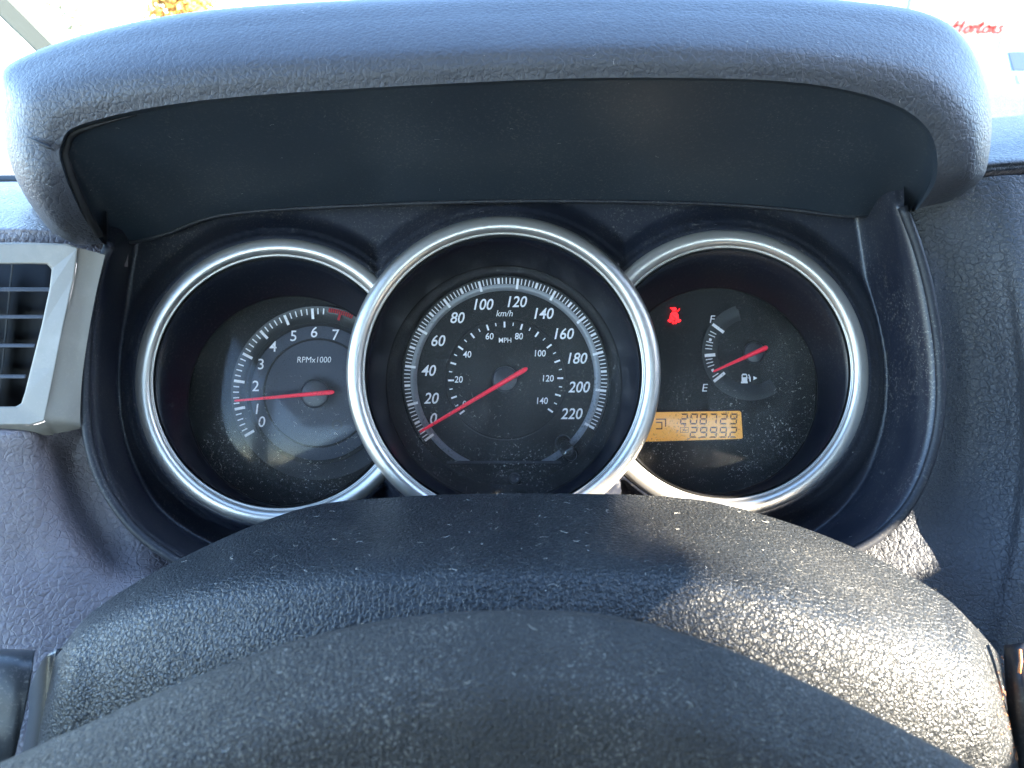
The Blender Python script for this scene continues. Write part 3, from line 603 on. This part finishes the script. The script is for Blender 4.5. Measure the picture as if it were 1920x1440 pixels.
# ------------------------------------------------------------------ side air vent
vent = thing('air_vent', WV(60, 815, .33), 'silver-framed air vent with black slats left of the gauges', 'air vent')
def strip(name, polys3, m, par, th=.0025, bev=.0012):
    V = []; Fc = []
    for p in polys3:
        k = len(V); n = len(p); P = np.array(p, float); V += list(W(P[:, 0], P[:, 1], P[:, 2]))+list(W(P[:, 0], P[:, 1], P[:, 2]+th))
        Fc += [list(range(k, k+n)), list(range(k+n, k+2*n))]+[[k+i, k+(i+1) % n, k+n+(i+1) % n, k+n+i] for i in range(n)]
    o = mk(name, np.array(V), Fc, m, par, False)
    if bev: x = o.modifiers.new('bevel', 'BEVEL'); x.width = bev; x.segments = 3; x.limit_method = 'ANGLE'
    return o
VO = [(-200, 456, .316), (60, 455, .3155), (128, 457, .315), (147, 464, .315), (140, 520, .315), (122, 600, .314), (104, 690, .3135), (92, 750, .313), (84, 790, .313), (60, 797, .313), (-200, 797, .313)]
VI = [(-200, 497, .316), (60, 495, .316), (88, 496, .316), (97, 504, .316), (93, 540, .315), (78, 610, .315), (58, 690, .315), (47, 735, .314), (40, 756, .314), (30, 762, .314), (-200, 762, .314)]
n = len(VO); V = [W(*p) for p in VO]+[W(*p) for p in VI]+[W(p[0], p[1], p[2]+.006) for p in VI]+[W(p[0], p[1], p[2]+.01) for p in VO]
Fc = [[k*n+i, k*n+i+1, (k+1)*n+i+1, (k+1)*n+i] for k in range(2) for i in range(n-1)]+[[i, i+1, 3*n+i+1, 3*n+i] for i in range(n-1)]
o = mk('frame', np.array(V), Fc, M_vent, vent, False); x = o.modifiers.new('bevel', 'BEVEL'); x.width = .0009; x.segments = 3; x.limit_method = 'ANGLE'; x.angle_limit = R(50)
# side facet, curving back to the bezel
fa_ = [[(147, 464, .3152), (140, 520, .3152), (122, 600, .3142), (104, 690, .3137), (92, 750, .3132), (84, 790, .3132), (100, 813, .320)],
       [(153, 466, .3165), (146, 530, .3165), (130, 610, .3155), (113, 695, .315), (103, 750, .3145), (98, 790, .3145), (108, 812, .321)],
       [(176, 472, .3185), (166, 540, .3185), (150, 620, .3178), (138, 700, .3175), (132, 755, .317), (128, 792, .317), (128, 808, .321)],
       [(197, 478, .3195), (181, 545, .3195), (166, 625, .319), (155, 700, .319), (151, 755, .319), (150, 795, .3195), (150, 804, .323)]]
net('side_facet', fa_, 16, 40, M_vent, vent)
net('bottom_lip', [[(-200, 796, .3135), (0, 796, .3135), (60, 797, .3135), (84, 791, .3135)], [(-200, 806, .3165), (0, 806, .3165), (70, 807, .3165), (92, 803, .3165)], [(-200, 816, .322), (0, 816, .322), (90, 816, .322), (102, 813, .322)]], 8, 16, M_vent, vent)
net('duct', [[(-200, 480, .345), (-60, 480, .345), (40, 480, .345), (110, 490, .345)], [(-200, 780, .345), (-60, 780, .345), (0, 780, .345), (80, 780, .345)]], 4, 10, M_gap, vent, .002)
for k, vv in enumerate((543, 594, 648, 706)):
    e = 92-(vv-540)*.30
    strip('slat', [[(-200, vv-4, .322), (e+8, vv-4, .322), (e+6, vv+4, .3212), (-200, vv+4, .3212)]], M_slat, vent, .009, .0006)
for uu in (-130, -60, 14):
    strip('vane', [[(uu+8, 490, .336), (uu+12, 490, .336), (uu-16, 770, .336), (uu-20, 770, .336)]], M_gap, vent, .006, .0003)

# ------------------------------------------------------------------ steering column cover
colc = thing('steering_column_cover', WV(960, 1300, .27), 'black grained steering column cover in front of the gauges, right side sunlit', 'column cover')
back = [(70, 1260, .30), (120, 1208, .275), (180, 1142, .28), (330, 1052, .292), (560, 958, .305), (760, 935, .308), (960, 929, .308), (1250, 935, .308), (1420, 966, .305), (1600, 1030, .298), (1755, 1110, .288), (1828, 1175, .28), (1900, 1260, .30)]
hid = [(a, b+70, c+.03) for a, b, c in back]
hid2 = [(a, b+8, c+.006) for a, b, c in back]
pre = [(a, b+7, c-.005) for a, b, c in back]
k2_ = [(72, 1290, .292), (112, 1224, .262), (188, 1170, .258), (340, 1112, .252), (560, 1062, .248), (760, 1046, .246), (960, 1041, .246), (1250, 1051, .246), (1420, 1082, .248), (1600, 1140, .252), (1762, 1196, .257), (1842, 1228, .262), (1900, 1300, .292)]
k3_ = [(70, 1320, .29), (112, 1250, .255), (190, 1226, .248), (340, 1196, .240), (560, 1150, .233), (760, 1127, .231), (960, 1121, .230), (1250, 1131, .231), (1420, 1162, .234), (1600, 1220, .240), (1770, 1272, .247), (1860, 1292, .254), (1904, 1340, .29)]
k4_ = [(60, 1370, .288), (96, 1330, .251), (186, 1325, .243), (340, 1315, .234), (560, 1285, .226), (760, 1272, .224), (960, 1270, .223), (1250, 1280, .224), (1420, 1304, .227), (1600, 1350, .234), (1786, 1385, .242), (1884, 1385, .25), (1912, 1400, .288)]
k5_ = [(30, 1500, .288), (66, 1500, .25), (180, 1500, .243), (340, 1500, .234), (560, 1500, .226), (760, 1500, .224), (960, 1500, .223), (1250, 1500, .224), (1420, 1500, .227), (1600, 1510, .234), (1800, 1520, .242), (1905, 1500, .25), (1925, 1500, .288)]
net('upper_shell', [hid, hid2, back, pre, k2_, k3_, k4_, k5_], 110, 200, M_col, colc)
net('side_flange', [[(60, 1290, .30), (58, 1350, .295), (40, 1440, .29), (30, 1500, .288)], [(86, 1236, .272), (78, 1320, .268), (62, 1420, .264), (50, 1500, .262)], [(112, 1216, .268), (100, 1310, .262), (80, 1400, .258), (62, 1500, .256)]], 20, 40, M_stalk, colc, .002)

# ------------------------------------------------------------------ steering wheel hub pad
hub = thing('steering_wheel_hub', WV(960, 1500, .18), 'dusty black steering wheel centre pad at the bottom of the photo', 'steering wheel')
e0 = [(-300, 1560), (-60, 1458), (0, 1430), (340, 1281), (560, 1200), (760, 1158), (960, 1144), (1150, 1156), (1350, 1212), (1600, 1322), (1830, 1441), (2000, 1540), (2200, 1640)]
rows = [[(a, b+60, .205) for a, b in e0], [(a, b+10, .186) for a, b in e0], [(a, b, .180) for a, b in e0], [(a, b+16, .1735) for a, b in e0], [(a, b+90, .165) for a, b in e0], [(a, b+200, .158) for a, b in e0], [(a, b+420, .155) for a, b in e0]]
net('centre_pad', rows, 70, 120, M_hub, hub)

# ------------------------------------------------------------------ stalks
st = thing('indicator_stalk', WV(0, 1440, .25), 'dark plastic indicator stalk at the lower left edge beside the column cover', 'stalk')
net('lever', [[(-200, 1216, .275), (0, 1219, .275), (66, 1222, .275)], [(-200, 1222, .262), (0, 1224, .262), (64, 1228, .264)], [(-200, 1250, .256), (0, 1252, .256), (60, 1258, .258)], [(-200, 1330, .254), (0, 1330, .254), (46, 1335, .256)], [(-200, 1420, .256), (0, 1420, .256), (26, 1424, .260)], [(-200, 1470, .275), (0, 1470, .275), (14, 1470, .278)]], 40, 30, M_stalk, st, .001)
st2 = thing('wiper_stalk', WV(1930, 1440, .27), 'dark wiper stalk end with a copper stripe at the lower right edge', 'stalk')
net('lever', [[(1884, 1210, .275), (1920, 1206, .27), (2000, 1200, .27)], [(1888, 1300, .268), (1920, 1300, .262), (2000, 1300, .26)], [(1905, 1460, .27), (1930, 1460, .265), (2000, 1460, .26)]], 20, 16, M_black, st2, .001)
q = np.array([(1912, 1218, .262), (1914, 1240, .260), (1911, 1262, .259)]); tube('copper_stripe', W(q[:, 0], q[:, 1], q[:, 2]), .0006, M_copper, st2, 6)

# ------------------------------------------------------------------ lint and dust lying on the surfaces
def lint(name, srcs, n, lmin, lmax, rad, m, label, region=None, up_only=False, specks=0, sr=.00014):
    V = []; Fc = []; 
    polys = []
    for o in srcs:
        off = root_of(o); me = o.data
        cen = np.array([p.center[:] for p in me.polygons])+np.array(off); nor = np.array([p.normal[:] for p in me.polygons]); ar = np.array([p.area for p in me.polygons])
        dv = CP-cen; s = np.sign((nor*dv).sum(1)); nor = nor*s[:, None]
        loc = (cen-CP) @ M3.T; u = 960+F*loc[:, 0]/loc[:, 2]; v = 720-F*loc[:, 1]/loc[:, 2]
        ok = (u > 0) & (u < 1920) & (v > 0) & (v < 1440)
        if region: ok &= region(u, v)
        polys.append((cen[ok], nor[ok], ar[ok]))
    cen = np.concatenate([p[0] for p in polys]); nor = np.concatenate([p[1] for p in polys]); ar = np.concatenate([p[2] for p in polys]); pr = ar/ar.sum()
    for i in rng.choice(len(cen), n, p=pr):
        N = nor[i]; a = np.cross(N, rng.normal(size=3)); a /= np.linalg.norm(a); b = np.cross(N, a); L_ = rng.uniform(lmin, lmax)*rng.uniform(.4, 1); k = rng.normal(0, .6)
        s = np.linspace(-.5, .5, 6); c = cen[i]+N*.00035+rng.normal(0, .001)*a
        P = c+L_*(s[:, None]*a+k*(s**2)[:, None]*b)+(rng.uniform(0, .12)*L_*np.abs(s))[:, None]*N
        q = len(V)
        for p in P: V += [p+b*rad, p-b*rad*.5+N*rad, p-b*rad*.5-N*rad]
        for j in range(5):
            for h in range(3): Fc.append([q+j*3+h, q+j*3+(h+1) % 3, q+j*3+3+(h+1) % 3, q+j*3+3+h])
    for i in rng.choice(len(cen), specks, p=pr):
        N = nor[i]; c = cen[i]+N*.0003+rng.normal(0, .0008, 3)*(1-abs(N)); r_ = rng.uniform(.00005, sr)*(1 if rng.random() < .93 else 1.8); q = len(V); D_ = rng.normal(size=(4, 3)); D_ /= np.linalg.norm(D_, axis=1, keepdims=True)
        V += [c+x*r_ for x in D_]; Fc += [[q, q+1, q+2], [q, q+1, q+3], [q, q+2, q+3], [q+1, q+2, q+3]]
    o = mk(name, np.array(V), Fc, m, None, False); o['kind'] = 'stuff'; o['label'] = label; o['category'] = 'dust'; return o
B = lambda par, nm: [c for c in par.children if c.name.split('.')[0] == nm]
lint('lint', B(colc, 'upper_shell'), 200, .001, .004, .00004, M_fibre, 'pale lint and dust specks lying on the steering column cover', None, specks=3500)
lint('lint', B(hub, 'centre_pad'), 60, .001, .003, .00003, M_fibre, 'pale lint and dust specks lying on the steering wheel centre pad', None, specks=2500, sr=.00010)
lint('lint', B(clus, 'bezel')+B(hood, 'inner_lining')+B(hood, 'padded_rim'), 110, .001, .003, .00003, M_fibre, 'fine lint and specks on the black gauge bezel and hood lining', None, specks=600)
lint('lint', B(speedo, 'lens')+B(tacho, 'lens')+B(fuel, 'lens'), 320, .0006, .0028, .00003, M_fibre, 'fine lint and specks on the lower halves of the gauge lenses', lambda u, v: (v > 760+60*np.sin(u/50)), specks=900)
lint('lint', B(colc, 'upper_shell'), 45, .002, .006, .00008, M_copper, 'coppery fibres and crumbs gathered along the right edge of the column cover', lambda u, v: (u > 1862) & (v > 1150), specks=120, sr=.0005)
